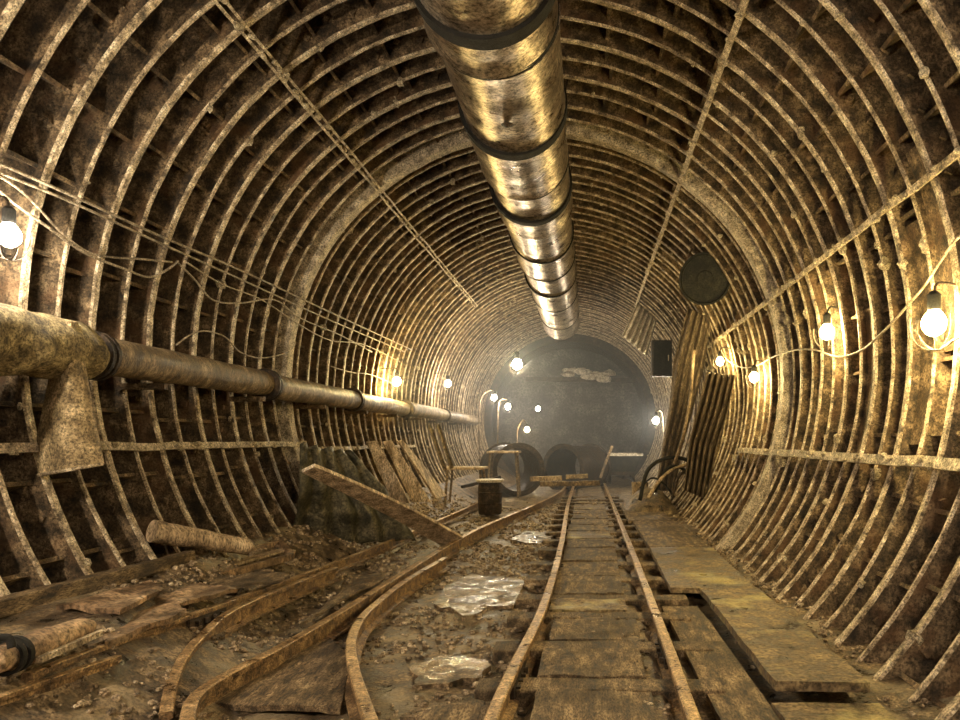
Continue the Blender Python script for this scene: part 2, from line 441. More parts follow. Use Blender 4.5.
# wet area
def puddle(cx, cy, rx, ry, z, label, seed):
    mb = MB(); n = 40; vs = [(cx, cy, z)]
    for k in range(n):
        a = 2*pi*k/n; r = 1+.35*nz(math.cos(a)*1.7+seed, math.sin(a)*1.7)+.12*nz(math.cos(a)*6+seed, math.sin(a)*6)
        vs.append((cx+rx*r*math.cos(a), cy+ry*r*math.sin(a), z))
    mb.add(vs, [(0, 1+k, 1+(k+1) % n) for k in range(n)])
    vs2 = [(v[0], v[1], z-.05) for v in vs]; o = len(mb.v); mb.add(vs2, [(0, 1+(k+1) % n, 1+k) for k in range(n)])
    mb.f += [(1+k, o+1+k, o+1+(k+1) % n, 1+(k+1) % n) for k in range(n)]; mb.m += [0]*n
    return tag(mb.build('puddle', M['water']), label, 'puddle')
p = G(480,592,.04); puddle(p.x, p.y, .36, .75, .045, 'yellow-lit shallow puddle in the mud between the two tracks', 1)
p = G(535,537,.04); puddle(p.x, p.y, .25, .6, .045, 'small bright puddle beside the middle track farther down the tunnel', 5)
p = G(450,668,.04); puddle(p.x, p.y, .22, .25, .035, 'dark ragged puddle nearest the camera, right of the flared check rail', 9)

# ------------------------------------------------------------------ ventilation duct
DX, DZ, DR = -.635, CAMZ+2.85, .425
t = thing('ventilation_duct', (DX, 2.0, DZ-DR), 'big round ribbed galvanised ventilation duct hanging along the tunnel roof', 'duct')
js = [1.4, 2.9, 4.36, 4.8, 6.11, 7.23, 8.0, 8.63, 9.84, 10.96, 12.2, 13.6, 15.8, 17.3]
bold = {2, 4, 6}
for i in range(len(js)-1):
    y0, y1 = js[i], js[i+1]; L = y1-y0; random.seed(i+50)
    dr = random.uniform(-.012, .014); dx = random.uniform(-.012,.012)
    n = max(6, int(L/.09)); prof = []
    for q in range(n+1):
        u = q/n; b = -.012 if (0 < q < n and q % 4 == 0) else 0
        if q in (0, n): b = .014
        prof.append((u*(L-.03)+.015, DR+dr+b+.004*math.sin(u*pi)))
    prof = prof+[(p_[0], p_[1]-.015) for p_ in reversed(prof)]; prof.append(prof[0])
    mb = MB(); mb.lathe(prof, (DX+dx, y0, DZ+random.uniform(-.008,.008)), (0,1,0), 56, .012)
    mb.build('duct_section', M['galv'], t, smooth=True, angle=50)
    if i:
        w = .06 if i in bold else .028; rb = DR+(.035 if i in bold else .018)
        mb = MB(); mb.lathe([(-w,rb),(w,rb),(w,rb-.05),(-w,rb-.05),(-w,rb)], (DX, y0, DZ), (0,1,0), 56)
        mb.build('joint_band', M['black'], t, smooth=True, angle=40)
for y in (3.6, 5.4, 7.6, 9.9, 12.2, 14.8, 16.8):
    for sg in (-1, 1):
        mb = MB(); x = DX+sg*.30; mb.tube([(x, y, DZ+.30), (DX+sg*.42, y, CZ+R+.1)], .008, 6); mb.build('hanger', M['darkiron'], t)
mb = MB(); mb.lathe([(0,.02),(.012,.05),(.02,.035),(.035,.0001)], (DX+.02, 5.5, DZ-DR-.005), (0,0,-1), 14); mb.build('inspection_cap', M['darkiron'], t)

# ------------------------------------------------------------------ longitudinal tie bars
def tie(dx, dz, y0, y1, label, w=.05, double=False, m='ribedge', crust=True, seed=1):
    x, z = wall(dx, dz, R-.03); a = math.atan2(z-CZ, x-CX); rad = Vector((math.cos(a), 0, math.sin(a))); tan = Vector((-math.sin(a), 0, math.cos(a)))
    t = thing('tie_bar', (x, y0, z), label, 'bar'); mb = MB(); n = int((y1-y0)/.17); random.seed(seed)
    offs = (-.028, .028) if double else (0,)
    for of in offs:
        path = [Vector((x, y0+(y1-y0)*i/n, z))+tan*(of+.012*nz(i*.3, seed+of*50))+rad*.008*nz(i*.4, seed, 4) for i in range(n+1)]
        pr = [(-w/2*(.45 if double else 1),-.014),(w/2*(.45 if double else 1),-.014),(w/2*(.45 if double else 1),.014),(-w/2*(.45 if double else 1),.014)]
        mb.sweep(path, pr, up=rad)
    mb.build('flat_bar', M[m], t)
    if crust:
        c = MB()
        for i in range(int((y1-y0)*9)):
            y = random.uniform(y0, y1); c.blob(Vector((x, y, z))+tan*random.uniform(-.03,.03)-rad*.012, random.uniform(.01,.028), (1, 1.6, .9))
        c.build('crust', M['crust'], t)['kind'] = 'stuff'
    return t
tie(-368,440, 2.2, 16.2, 'paired flat tie bars running along the upper left ribs', double=True, seed=2)
tie(157,440, 2.2, 16.6, 'straight tie bar running down the roof ribs right of the duct', seed=3)
tie(372,288, 2.2, 13.0, 'rough rod running along the upper right ribs above the lamps', w=.045, seed=4)
tie(372,-25, 2.2, 10.6, 'pale crusted tie bar along the lower right ribs above the walkway', w=.075, m='paleband', seed=5)
tie(-488,-7, 2.6, 8.9, 'pale crusted tie bar along the lower left ribs below the pipe', w=.06, m='paleband', seed=6)
tie(-290,-10, 9.3, 14.5, 'ragged darker tie bar on the left ribs behind the tarpaulin', w=.05, seed=8)

# ------------------------------------------------------------------ left pipe
PX, PZ, PR = -3.40, 1.93, .135
t = thing('service_pipe', (PX, 2.5, PZ-PR), 'thick grimy service pipe carried along the left wall ribs', 'pipe')
pj = [1.5, 3.3, 4.95, 7.6, 10.4, 13.4, 17.0, 22.0]
for i in range(len(pj)-1):
    y0, y1 = pj[i], pj[i+1]; mb = MB(); n = 12; random.seed(i)
    pr = [(0,PR*.9)]+[((y1-y0)*k/n, PR*(1+.03*nz(k*.7, i*4.1))) for k in range(1,n)]+[(y1-y0,PR*.9)]
    dx = (.02 if i % 2 else -.01)
    mb.lathe(pr, (PX+dx, y0, PZ+random.uniform(-.015,.015)), (0,1,0), 28, .05)
    mb.build('pipe_length', M['moss'] if i == 1 else M['pipe'], t, smooth=True, angle=50)
    mb = MB(); mb.lathe([(-.05,PR),(-.045,PR+.035),(-.012,PR+.035),(-.01,PR+.02),(.01,PR+.02),(.012,PR+.035),(.045,PR+.035),(.05,PR)], (PX, y0, PZ), (0,1,0), 24)
    mb.build('pipe_flange', M['darkiron'], t, smooth=True, angle=30)
for y in (2.3, 3.9, 5.6, 7.3, 9.0, 10.7, 12.4, 14.2, 16.2, 18.6):
    mb = MB(); mb.beam((PX+.12, y, PZ-PR-.03), (CX-R-.02, y, PZ-PR-.03), .05, .05)
    mb.build('bracket', M['ribside'], t)
# lagging lump and hanging sheet
mb = MB()
def lump(u, v):
    a = -pi*.62+u*2*pi*.86; y = 3.75+v*1.05; r = PR+.055+.05*nz(u*5, v*6, 3)
    return Vector((PX+math.cos(a)*r, y, PZ+math.sin(a)*r))
mb.sheet(lump, 26, 14, .02)
tag(mb.build('pipe_lagging', M['moss'], smooth=True), 'crumpled yellowish lagging wrapped over the near end of the left pipe', 'lagging')
def hs(u, v):
    # widening apron hanging from the pipe
    xl = 62+(-24)*min(1, v*1.35)+(3*max(0, v-.74)*4)*.4; xr = 76+27*v
    px = xl+(xr-xl)*u; py = 322+(475-322)*v - 11*u*v**2
    d = 4.62+.10*math.sin(u*pi)*-1.2 - .05*v
    q = P(px, py, d); q.x += .0; return q
mb = MB(); mb.sheet(hs, 14, 20, .014)
t = thing('hanging_sheet', hs(.5,1), 'tan bell-shaped metal sheet hanging from the left pipe over the ribs', 'sheet')
mb.build('sheet_apron', M['sheet'], t, smooth=True, angle=50)
mb = MB(); mb.tube([hs(i/10,1.0)+Vector((0,-.005,0)) for i in range(11)], .011, 8); mb.build('hem', M['ribedge'], t)
mb = MB(); mb.tube([hs(1.0,i/10)+Vector((0,-.005,0)) for i in range(11)], .012, 8); mb.build('edge_roll', M['sheet'], t)

# ------------------------------------------------------------------ cables
def cable(pts, r, label, m='cable', name='cable', n=8):
    mb = MB(); mb.tube(spline(pts, n), r, 7)
    return tag(mb.build(name, M[m], smooth=True), label, 'cable')
def wc(px, py, off=.05): return wallp(px, py, R-off)
cable([wc(-60,138), wc(60,190), wc(160,236), wc(240,270), wc(330,312), wc(412,350)], .011, 'straight upper cable of the bundle along the left wall')
cable([wc(-60,150), wc(60,197), wc(160,243), wc(240,279), wc(330,320), wc(405,352)], .010, 'lower cable of the straight pair along the left wall')
cable([wc(-30,160), wc(20,190), wc(60,231), wc(86,251), wc(110,257), wc(140,259), wc(172,262)], .009, 'cable running from top left corner down to the third rib')
cable([wc(-30,165), wc(10,200), wc(45,225), wc(85,253), wc(125,269), wc(148,277), wc(165,271), wc(178,261)], .010, 'slack cable dipping between the near left ribs')
cable([wc(178,263), wc(195,280), wc(213,300), wc(240,303), wc(275,300), wc(300,318), wc(340,335), wc(372,352)], .009, 'sagging cable looped below the left cable pair')
cable([wc(186,262), wc(222,284), wc(262,300), wc(300,325), wc(330,340), wc(365,345), wc(400,362)], .008, 'thin wavy cable crossing the middle left ribs')
cable([wc(176,345), wc(190,335), wc(205,331), wc(225,337), wc(240,352), wc(262,358), wc(290,352)], .008, 'thin wire looping just above the left pipe')
cable([wc(330,366), wc(350,372), wc(372,375), wc(395,385)], .008, 'short wire leading to the lamp above the left pipe')
rc = lambda px, py: wallp(px, py, R-.07)
cable([rc(990,215), rc(958,238), rc(940,262), rc(925,285), rc(902,312), rc(885,330), rc(862,350), rc(838,357), rc(815,350), rc(795,350), rc(775,356), rc(761,364)], .010, 'slack cable swinging between the lamps on the right wall')
cable([rc(990,330), rc(958,338), rc(938,350), rc(925,345), rc(915,330)], .009, 'cable curling under the brightest right-hand lamp')
cable([rc(760,364), rc(745,368), rc(730,362), rc(722,352), rc(716,338)], .009, 'cable joining the two farther lamps on the right wall')

# ------------------------------------------------------------------ lamps
WARM = (1.0,.83,.58); YEL = (1.0,.76,.30); PALE = (1.0,.88,.66)
def lamp(p, label, strength, col=WARM, r=.05, side=0, cage=True, pole=None, tint=None):
    p = Vector(p); t = thing('bulb_lamp', p, label, 'lamp', 'bare bulb lamps of the tunnel')
    m = emit('lit_bulb', col, strength)
    mb = MB(); prof = [(-r*1.5,.3*r),(-r*1.2,.45*r),(-r*.8,.8*r),(-r*.3,r),(r*.3,.93*r),(r*.7,.65*r),(r*.92,.3*r),(r,.001)]
    mb.lathe(prof, p, (0,0,-1), 16); mb.build('bulb', m, t, smooth=True)
    mb = MB(); mb.lathe([(r*1.2,.42*r),(r*1.3,.55*r),(r*2.6,.55*r),(r*2.9,.25*r)], p, (0,0,1), 12); mb.build('socket', M['black'], t, smooth=True, angle=40)
    if cage:
        mb = MB()
        for k in range(4):
            a = k*pi/4+.3; pts = []
            for j in range(13):
                b = -pi/2-1.9+3.8*j/12; rr = r*1.9
                pts.append(p+Vector((math.cos(a)*math.cos(b)*rr, math.sin(a)*math.cos(b)*rr, math.sin(b)*rr*1.15)))
            mb.tube(pts, .0025, 4)
        mb.build('wire_guard', M['darkiron'], t)
    if side:
        q = p+Vector((0,0,r*2.8)); w = Vector((CX+side*math.sqrt(max(.1, (R+.03)**2-(q.z+.05-CZ)**2)), q.y+.03, q.z+.05))
        mb = MB(); mb.tube(spline([q, q+Vector((side*.03,0,.06)), w], 5), .009, 6); mb.build('bracket_arm', M['darkiron'], t)
    if pole:
        mb = MB(); mb.tube(spline([p+Vector((0,0,r*2.5))]+[Vector(k) for k in pole], 6), .022, 8); mb.build('post', M['wood'], t)
    return t
K = 1.0
def wl(px, py, off=.24): return wallp(px, py, R-off)
lamp(wl(9,237,.2), 'pale white bulb at the left picture edge above the lagged pipe', 330*K, PALE, .062, -1)
lamp(wl(397,382,.3), 'yellow bulb on the left ribs just above the service pipe', 750*K, YEL, .065, -1)
lamp(wl(448,384,.35), 'bulb on the left wall second beyond the service pipe lamp', 300*K, WARM, .07, -1)
lamp(P(517,365,15.5), 'brightest bulb of all, hanging free left of the duct end', 480*K, (1,.84,.5), .10, 0, pole=None)
lamp(P(494,398,20), 'left bulb of the close pair on a curved post', 260*K, (1,.87,.7), .075, 0, pole=[P(490,390,20), P(482,396,20), P(479,415,20), P(480,463,20)])
lamp(P(508,407,20.3), 'right bulb of the close pair on a straight post', 260*K, (1,.87,.7), .075, 0, pole=[P(503,399,20.3), P(499,404,20.3), P(498,420,20.3), P(497,466,20.3)])
lamp(P(538,409,24), 'small faint bulb in the haze nearest the far face', 200*K, (1,.87,.7), .07, 0, cage=False)
lamp(P(527,430,23), 'small low bulb on a post in the haze behind the big hoops', 240*K, (1,.75,.4), .075, 0, pole=[P(523,420,23), P(518,428,23), P(517,440,23), P(517,466,23)])
lamp(wl(934,325,.16), 'glaring yellow bulb nearest on the right wall', 430*K, YEL, .075, 1)
lamp(wl(827,333,.13), 'yellow bulb in front of a lit rib on the right wall', 380*K, YEL, .065, 1)
lamp(wl(754,378,.16), 'yellow bulb low on the right wall at the end of the slack cable', 480*K, YEL, .06, 1)
lamp(wl(720,362,.2), 'yellow bulb below the round drum on the right wall', 420*K, YEL, .06, 1)
lamp(P(656,421,18.5), 'lone white bulb before the haze on the right, left of the canvas drape', 450*K, (1,.88,.65), .08, 0, pole=[P(657,411,18.5), P(662,412,18.5), P(664,430,18.5), P(665,478,18.5)])
# free-hanging lamp cord
mb = MB(); mb.tube([P(517,362,15.5)+Vector((0,0,.2)), Vector((P(517,365,15.5).x, 15.5, CZ+math.sqrt(R*R-(P(517,365,15.5).x-CX)**2)))], .006, 6)
tag(mb.build('lamp_cord', M['cable']), 'thin cord from the roof down to the brightest hanging bulb', 'cord')
# unseen bulbs added around the camera, continuing the string, to light near ribs
for (x, y, z, s) in ((-3.1, 1.4, 2.5, 1900), (2.0, 1.2, 2.8, 900), (-2.8, -1.2, 3.4, 500), (1.6, -1.4, 3.4, 500), (-.5,-.3,4.6,500)):
    o = lamp((x, y, z), 'unseen bulb added around the camera to light the near ribs and floor', s*K, WARM, .06, 1 if x > 0 else -1 if x < -1 else 0)

for k, a0, a1, lab in ((0, -2, 24, 'rusty brown plate closing the bay beside the nearest right-hand lamp'), (1, -14, 16, 'rusty plate closing the bay just left of the nearest right-hand lamp'), (-1, -10, 12, 'rusty plate at the right picture edge below the nearest lamp'), (4, -16, 8, 'brown plate between the ribs below the second right-hand lamp')):
    y = YR+k*SP
    f = lambda u, v: ringpt(math.radians(a0+(a1-a0)*u), R+.075+.012*nz(u*4, v*2, k), y+.03+(SP-.06)*v)
    mb = MB(); mb.sheet(f, 20, 6, .012); tag(mb.build('bay_plate', M['ribside'], smooth=True, angle=40), lab, 'plate')
# ------------------------------------------------------------------ drum and hanging things on the right
d = 10.2; c = P(705,279,d); rr = 26/F*d
t = thing('round_drum', c-Vector((0,0,rr)), 'dark round drum hung high on the right ribs', 'drum')
mb = MB(); mb.lathe([(0,.001),(0,rr*.30),(.012,rr*.32),(.012,rr*.9),(-.02,rr*.93),(-.02,rr),(.03,rr*1.0),(.55,rr*.97),(.6,rr*.8),(.6,.001)], c, (c.x,c.y,c.z-CAMZ), 36, .02)
mb.build('drum_body', M['drum'], t, smooth=True, angle=35)
mb = MB()
mb.tube(spline([c+Vector((-rr*.7,.2,rr*.7)), c+Vector((-rr*.4,.2,rr*1.35)), c+Vector((0,.2,rr*1.9))], 4), .015, 6)
mb.tube(spline([c+Vector((rr*.7,.2,rr*.7)), c+Vector((rr*.5,.2,rr*1.2)), c+Vector((rr*.4,.2,rr*1.5))], 4), .015, 6)
mb.build('hanger', M['ribside'], t)
cable([P(703,306,10.4), P(708,320,10.3), P(712,340,10.2), P(716,358,10.1)], .018, 'thick pale strap hanging down from the round drum', 'canvas', 'strap')

def drape(L, Rr, d0, d1, label, amp=.05, nf=5, m='canvas', name='canvas_drape', seed=0):
    def f(u, v):
        i = v*(len(L)-1); a = int(min(i, len(L)-2)); w = i-a
        l = Vector((*L[a],0)).lerp(Vector((*L[a+1],0)), w); r_ = Vector((*Rr[a],0)).lerp(Vector((*Rr[a+1],0)), w)
        q = l.lerp(r_, u); d_ = d0+(d1-d0)*v+amp*math.sin(u*nf*2*pi+seed+v*3)+amp*.8*nz(u*6, v*4, seed)
        return P(q.x, q.y, d_)
    mb = MB(); mb.sheet(f, 48, 36, .012)
    return tag(mb.build(name, M[m], smooth=True), label, 'drape')
drape([(688,308),(674,360),(669,410),(662,450),(655,490)], [(712,318),(703,370),(690,420),(680,455),(676,492)], 12.6, 14.2, 'dusty canvas drape bulging down from the drum to the floor on the right', .06, 4)
drape([(706,372),(700,400),(690,440),(684,490)], [(735,375),(728,410),(716,450),(708,500)], 11.2, 12.0, 'darker hanging cloth behind the low yellow bulbs on the right', .11, 5, seed=3)
cable([P(694,350,12.3), P(690,400,12.5), P(682,440,12.7), P(672,470,13.0)], .028, 'pale rope hanging in front of the canvas drape', 'board', 'rope')
# corrugated panel and cabinet
def f(u, v):
    a = P(638,302,15.8).lerp(P(656,322,15.8), u); b = P(622,336,15.8).lerp(P(646,356,15.8), u)
    q = a.lerp(b, v); q.y += .05*math.sin(u*10*pi); return q
mb = MB(); mb.sheet(f, 60, 8, .015); tag(mb.build('corrugated_panel', M['pale'], smooth=True), 'pale corrugated panel propped aslant under the roof right of the duct end', 'panel')
t = thing('switch_cabinet', P(662,376,15.3), 'dark switch cabinet on the right wall beneath the corrugated panel', 'cabinet')
a, b = P(652,376,15.3), P(672,340,15.3)
mb = MB(); mb.box(((a.x+b.x)/2, 15.45, (a.z+b.z)/2), (b.x-a.x, .3, b.z-a.z)); mb.build('cabinet_body', M['darkiron'], t, bevel=.01)
mb = MB(); mb.box(((a.x+b.x)/2, 15.285, (a.z+b.z)/2), (b.x-a.x-.06, .03, b.z-a.z-.06)); dd = mb.build('door', M['drum'], t, bevel=.006)
mb = MB(); mb.beam((b.x-.08, 15.26, (a.z+b.z)/2-.06), (b.x-.08, 15.26, (a.z+b.z)/2+.06), .02, .02, up=(0,1,0)); mb.build('handle', M['pale'], dd)

# tangle of hoses on the right
mb = MB(); base = Vector((1.12, 13.3, 0))
def f(u, v):
    x = -.48+.96*u; y = -.9+1.8*v; h = max(0, 1-(x/.48)**2)*max(0, 1-(y/.9)**2)
    return base+Vector((x, y, .02+h**.7*.42+.08*h*nz(x*4, y*4, 2)))
mb.sheet(f, 26, 26, .03)
tag(mb.build('rubble_heap', M['mud'], smooth=True), 'low heap of muddy rubble under the hoses at the foot of the drape', 'rubble')
random.seed(12)
hl = ['thick dark hose arching over the rubble heap, leftmost','dark hose looping over the top of the rubble heap','pale hose lying down the near slope of the rubble heap','dark hose bowed upward at the right of the rubble heap','thin dark hose trailing onto the walkway end']
hp = [[P(640,500,12.6),P(648,470,12.8),P(668,458,13),P(690,462,13.2),P(706,485,13.2)],
      [P(655,492,12.6),P(668,468,12.7),P(684,470,12.8),P(690,490,12.8)],
      [P(648,498,12.4),P(660,480,12.5),P(676,468,12.6),P(700,462,12.8)],
      [P(672,498,12.4),P(680,475,12.5),P(694,472,12.6),P(704,492,12.6)],
      [P(640,488,13),P(652,478,13.1),P(664,484,13),P(674,497,12.8)]]
for i in range(5):
    cable(hp[i], (.035,.03,.03,.025,.018)[i], hl[i], ('black','black','board','darkiron','black')[i], 'hose')
mb = MB(); mb.lathe([(0,.14),(.02,.15),(.28,.16),(.3,.16),(.3,.14),(.05,.12),(.05,.001)], P(640,497,13.5)-Vector((0,0,.02)), (0,0,1), 20); tag(mb.build('bucket', M['board'], smooth=True, angle=40), 'small tan bucket standing by the hoses at the track side', 'bucket')

# ------------------------------------------------------------------ left side debris
def beamt(a, b, w, h, m, name, label, cat, up=(0,0,1), n=8, jit=.006, bevel=.006):
    mb = MB(); random.seed(hash(label) % 1000 if False else len(label)); mb.beam(a, b, w, h, up, n, jit)
    return tag(mb.build(name, M[m], bevel=bevel), label, cat)
beamt(wallp(-40,618,R-.10), wallp(190,557,R-.10), .09, .09, 'wood', 'timber_beam', 'long rough timber lying along the foot of the left ribs', 'timber')
mb = MB(); a, b = P(152,531,5.3), P(248,547,5.9)
n=14; mb.tube([a.lerp(b, i/n)+Vector((0,0,.01*nz(i*.6,3))) for i in range(n+1)], .07, 14, rv=[.085-.02*i/n+.008*nz(i*.9, 1) for i in range(n+1)])
tag(mb.build('log', M['board'], smooth=True, angle=60), 'thick round log lying on rubble against the left ribs', 'log')
# wooden frame
t = thing('wooden_frame', G(240,570,.3), 'broken reddish wooden frame lying beside the log', 'frame')
pts = [G(196,566,.34), G(280,543,.34), G(292,556,.30), G(213,578,.30)]
for i in range(4):
    mb = MB(); mb.beam(pts[i], pts[(i+1) % 4], .05, .06, n=4, jit=.004); mb.build('rail_piece', M['plate'], t, bevel=.005)
mb = MB(); mb.beam(pts[1], pts[1]+Vector((0,.02,-.16)), .05, .05, up=(0,1,0)); mb.build('corner_post', M['plate'], t)
mb = MB(); mb.beam(pts[0].lerp(pts[3],.5), pts[1].lerp(pts[2],.5), .10, .02, n=4, jit=.004); mb.build('slat', M['board'], t)
def slab(quad, z, th, m, name, label, cat, bend=.03):
    q = [G(p_[0], p_[1], z+(p_[2] if len(p_) > 2 else 0)) for p_ in quad]
    s = len(label)
    def f(u, v):
        w = q[0].lerp(q[1], u).lerp(q[3].lerp(q[2], u), v)
        e = .025*nz(u*4+s, v*4)
        return w+Vector((e if u in (0,1) else 0, e if v in (0,1) else 0, bend*nz(u*2+s, v*2)+.006*nz(u*9, v*9, s)))
    mb = MB(); mb.sheet(f, 16, 12, th)
    return tag(mb.build(name, M[m]), label, cat)
slab([(56,608),(150,582),(160,592),(120,612),],.45,.03,'plate','scrap_sheet','pale rusty scrap sheet lying closest to the wall-foot timber','sheet')
slab([(135,608),(200,584),(238,590),(178,606)],.37,.025,'plate','scrap_sheet','rusty scrap sheet lying left of the broken wooden frame','sheet')
slab([(95,622),(175,603),(185,612),(105,645)],.37,.03,'plate','scrap_sheet','folded brown scrap sheet between the rail and the machine cylinder','sheet')
slab([(10,655),(95,632),(108,642),(30,668)],.37,.03,'wood','scrap_board','short splintered board tucked under the machine cylinder','board')
slab([(205,583),(270,570),(290,577),(225,590)],.32,.02,'wood','scrap_board','muddy board in front of the broken wooden frame','board')
slab([(200,705),(330,640),(352,660),(340,712)],.03,.03,'wood','ground_board','flat brown board in the mud between hooked rail and flared check rail','board')
slab([(400,720),(470,700),(500,712),(490,740)],.06,.03,'wood','ground_board','flat brown board at the bottom edge left of the middle track','board')
slab([(300,625),(345,598),(385,578),(345,590)],.04,.02,'wood','ground_board','narrow board in gravel between the left rails','board')
# machine cylinder
a, b = P(-12,664,2.75), P(90,626,3.4)
ax = (b-a); L = ax.length; ax_ = ax
t = thing('machine_cylinder', a-Vector((0,0,.13)), 'rusty machine cylinder with dark hose clamps lying at the left edge', 'machine')
mb = MB(); mb.lathe([(0,.03),(.02,.05),(.10,.05),(.12,.06),(L*.55,.064),(L*.6,.058),(L*.9,.055),(L*.93,.035),(L,.03)], a, ax, 26, .03); mb.build('barrel', M['plate'], t, smooth=True, angle=35)
for q in (.13, .2):
    mb = MB(); mb.lathe([(0,.06),(0,.073),(.025,.073),(.025,.06),(0,.06)], a+ax.normalized()*L*q, ax, 24); mb.build('clamp', M['black'], t, smooth=True, angle=35)
mb = MB(); s = a+Vector((.06,.04,.05)); mb.tube(spline([s, s+Vector((-.02,0,.04)), s+Vector((-.09,-.03,.03)), s+Vector((-.16,-.06,-.06))], 6), .015, 10); mb.build('hose', M['black'], t, smooth=True)
mb = MB(); mb.beam(a.lerp(b,.35)+Vector((.08,-.05,-.03)), b+Vector((.08,-.05,-.02)), .025, .025); mb.build('side_rod', M['ribedge'], t)
# comb of rail clips under rail
for i in range(6):
    p = G(132+i*9, 642-i*3.2, .12)
    mb = MB(); mb.beam(p, p+Vector((.02,-.03,-.09)), .018, .018, up=(0,1,0)); tag(mb.build('iron_pin', M['rail']), '%s iron pin of the short row hanging under the outermost rail, counted from the left' % ['first','second','third','fourth','fifth','sixth'][i], 'pin', 'iron pins under the left rail')

# tarpaulin mound and diagonal plank
def tarp(u, v):
    tl, tr = P(300,444,7.4), P(352,452,8.6); bl, br = G(290,545,.18), G(418,540,.14)
    q = tl.lerp(tr, u).lerp(bl.lerp(br, u), v**.9)
    q += Vector((.10, -.12, .06))*math.sin(v*pi)*(.6+.5*nz(u*3, v*3)); q += Vector((.03,-.05,.02))*math.sin(u*9*pi+v*2)
    q += Vector((.03,0,.03))*nz(u*8, v*8, 5); return q
mb = MB(); mb.sheet(tarp, 60, 30, .012)
tag(mb.build('tarpaulin', M['tarp'], smooth=True), 'dark green pleated tarpaulin slumped against the left ribs', 'tarpaulin')
mb = MB(); a, b = P(308,468,6.5), G(452,541,.13)
def f(u, v):
    c = a.lerp(b, u); c.z += .03*math.sin(u*pi); t_ = (b-a).normalized(); sd = Vector((t_.y, -t_.x, .35)).normalized()
    return c+sd*(v-.5)*(.16+.16*u**.7)
mb.sheet(f, 20, 5, .035)
tag(mb.build('fallen_plank', M['paleboard'], bevel=.006), 'long bowed plank slanting from the tarpaulin down to the rail', 'plank')
# boards leaning
bl = [((366,442),(393,500),(377,441),(410,501),'tan board leaning on the left ribs, nearest of the leaning three'),((382,442),(412,500),(391,440),(431,500),'tan board leaning on the left ribs, middle of the leaning three'),((397,441),(436,497),(402,440),(446,494),'narrow tan board leaning on the left ribs, farthest of the three')]
for i, (p0, p1, p2, p3, lab) in enumerate(bl):
    q0, q2 = P(p0[0],p0[1],11.0+i*.4), P(p2[0],p2[1],11.1+i*.4)
    zz = (.42,.38,.34)[i]; q1, q3 = G(p1[0],p1[1]+2,zz), G(p3[0],p3[1]+2,zz)
    f = lambda u, v: q0.lerp(q2, v).lerp(q1.lerp(q3, v), u)+Vector((0,0,.02*math.sin(u*pi)))
    mb = MB(); mb.sheet(f, 12, 3, .035); tag(mb.build('leaning_board', M['paleboard'], bevel=.005), lab, 'board', 'boards leaning on the left ribs')
for i, (p0, p1) in enumerate([((430,425),(445,470)),((438,425),(452,468)),((300,440),(345,500))]):
    q0, q1 = P(p0[0],p0[1],12.5 if i < 2 else 8.6), P(p1[0],p1[1],12.2 if i < 2 else 8.0)
    if i == 2: continue
    beamt(q0, q1, .05, .05, 'wood', 'prop', ['dark thin prop standing before the left ribs, nearer of two','dark thin prop standing before the left ribs, farther of two'][i], 'prop')
# barrel, benches
t = thing('barrel', G(490,514,.04), 'dark barrel with a pale round lid standing on the left track', 'barrel')
c = G(490,514,.04); rr = 12/F*c.y; hh = (514-482)/F*c.y
mb = MB(); mb.lathe([(0,rr*.9),(.02,rr*.95),(hh*.33,rr),(hh*.35,rr*1.05),(hh*.37,rr),(hh*.66,rr),(hh*.68,rr*1.05),(hh*.7,rr),(hh,rr*.95)], c, (0,0,1), 24); mb.build('drum_body', M['darkiron'], t, smooth=True, angle=30)
mb = MB(); mb.lathe([(0,rr*1.1),(.03,rr*1.15),(.05,rr*1.1),(.05,.001)], c+Vector((0,0,hh)), (0,0,1), 24); mb.build('lid', M['pale'], t, smooth=True, angle=30)
def bench(x0, x1, py, d, dep, label, foot):
    a = P(x0, py, d); b = P(x1, py, d); t = thing('trestle_table', Vector(((a.x+b.x)/2, d, foot)), label, 'table')
    mb = MB(); mb.box(((a.x+b.x)/2, d, a.z), (b.x-a.x, dep, .05)); mb.build('tabletop', M['board'], t, bevel=.008)
    for x in (a.x+.08, b.x-.08):
        for dy in (-dep*.4, dep*.4):
            mb = MB(); mb.beam((x, d+dy, a.z-.02), (x+(.06 if x > (a.x+b.x)/2 else -.06), d+dy, foot), .04, .04, up=(0,1,0)); mb.build('leg', M['wood'], t)
bench(446,486,468,13.8,.6,'low trestle table by the left ribs, left of the barrel',.05)
bench(488,520,452,16.5,.6,'higher trestle table before the left large hoop',.05)
# hoops: large pipe sections
def hoop(px, py, d, rpx, rot, label, m='darkiron'):
    c = P(px, py, d); r = rpx/F*d; ax = Matrix.Rotation(rot, 3, 'Z') @ Vector((0,1,0))
    t = thing('pipe_section', c-Vector((0,0,r)), label, 'pipe')
    mb = MB(); mb.lathe([(-.35,r*.93),(-.35,r*.97),(1.1,r*.97),(1.1,r*.86),(-.35,r*.86),(-.35,r*.93)], c, ax, 40); mb.build('pipe_wall', M[m], t, smooth=True, angle=40)
    for h in (-.36, 1.05):
        mb = MB(); mb.lathe([(h,r*.95),(h,r*1.06),(h+.06,r*1.06),(h+.06,r*.95),(h,r*.95)], c, ax, 40); mb.build('flange', M['darkiron'], t, smooth=True, angle=40)
hoop(515,469,17.5,25,.35,'large open pipe section standing on edge, left of the haze')
hoop(570,468,19.5,23,-.55,'large open pipe section turned sideways at the end of the middle track')
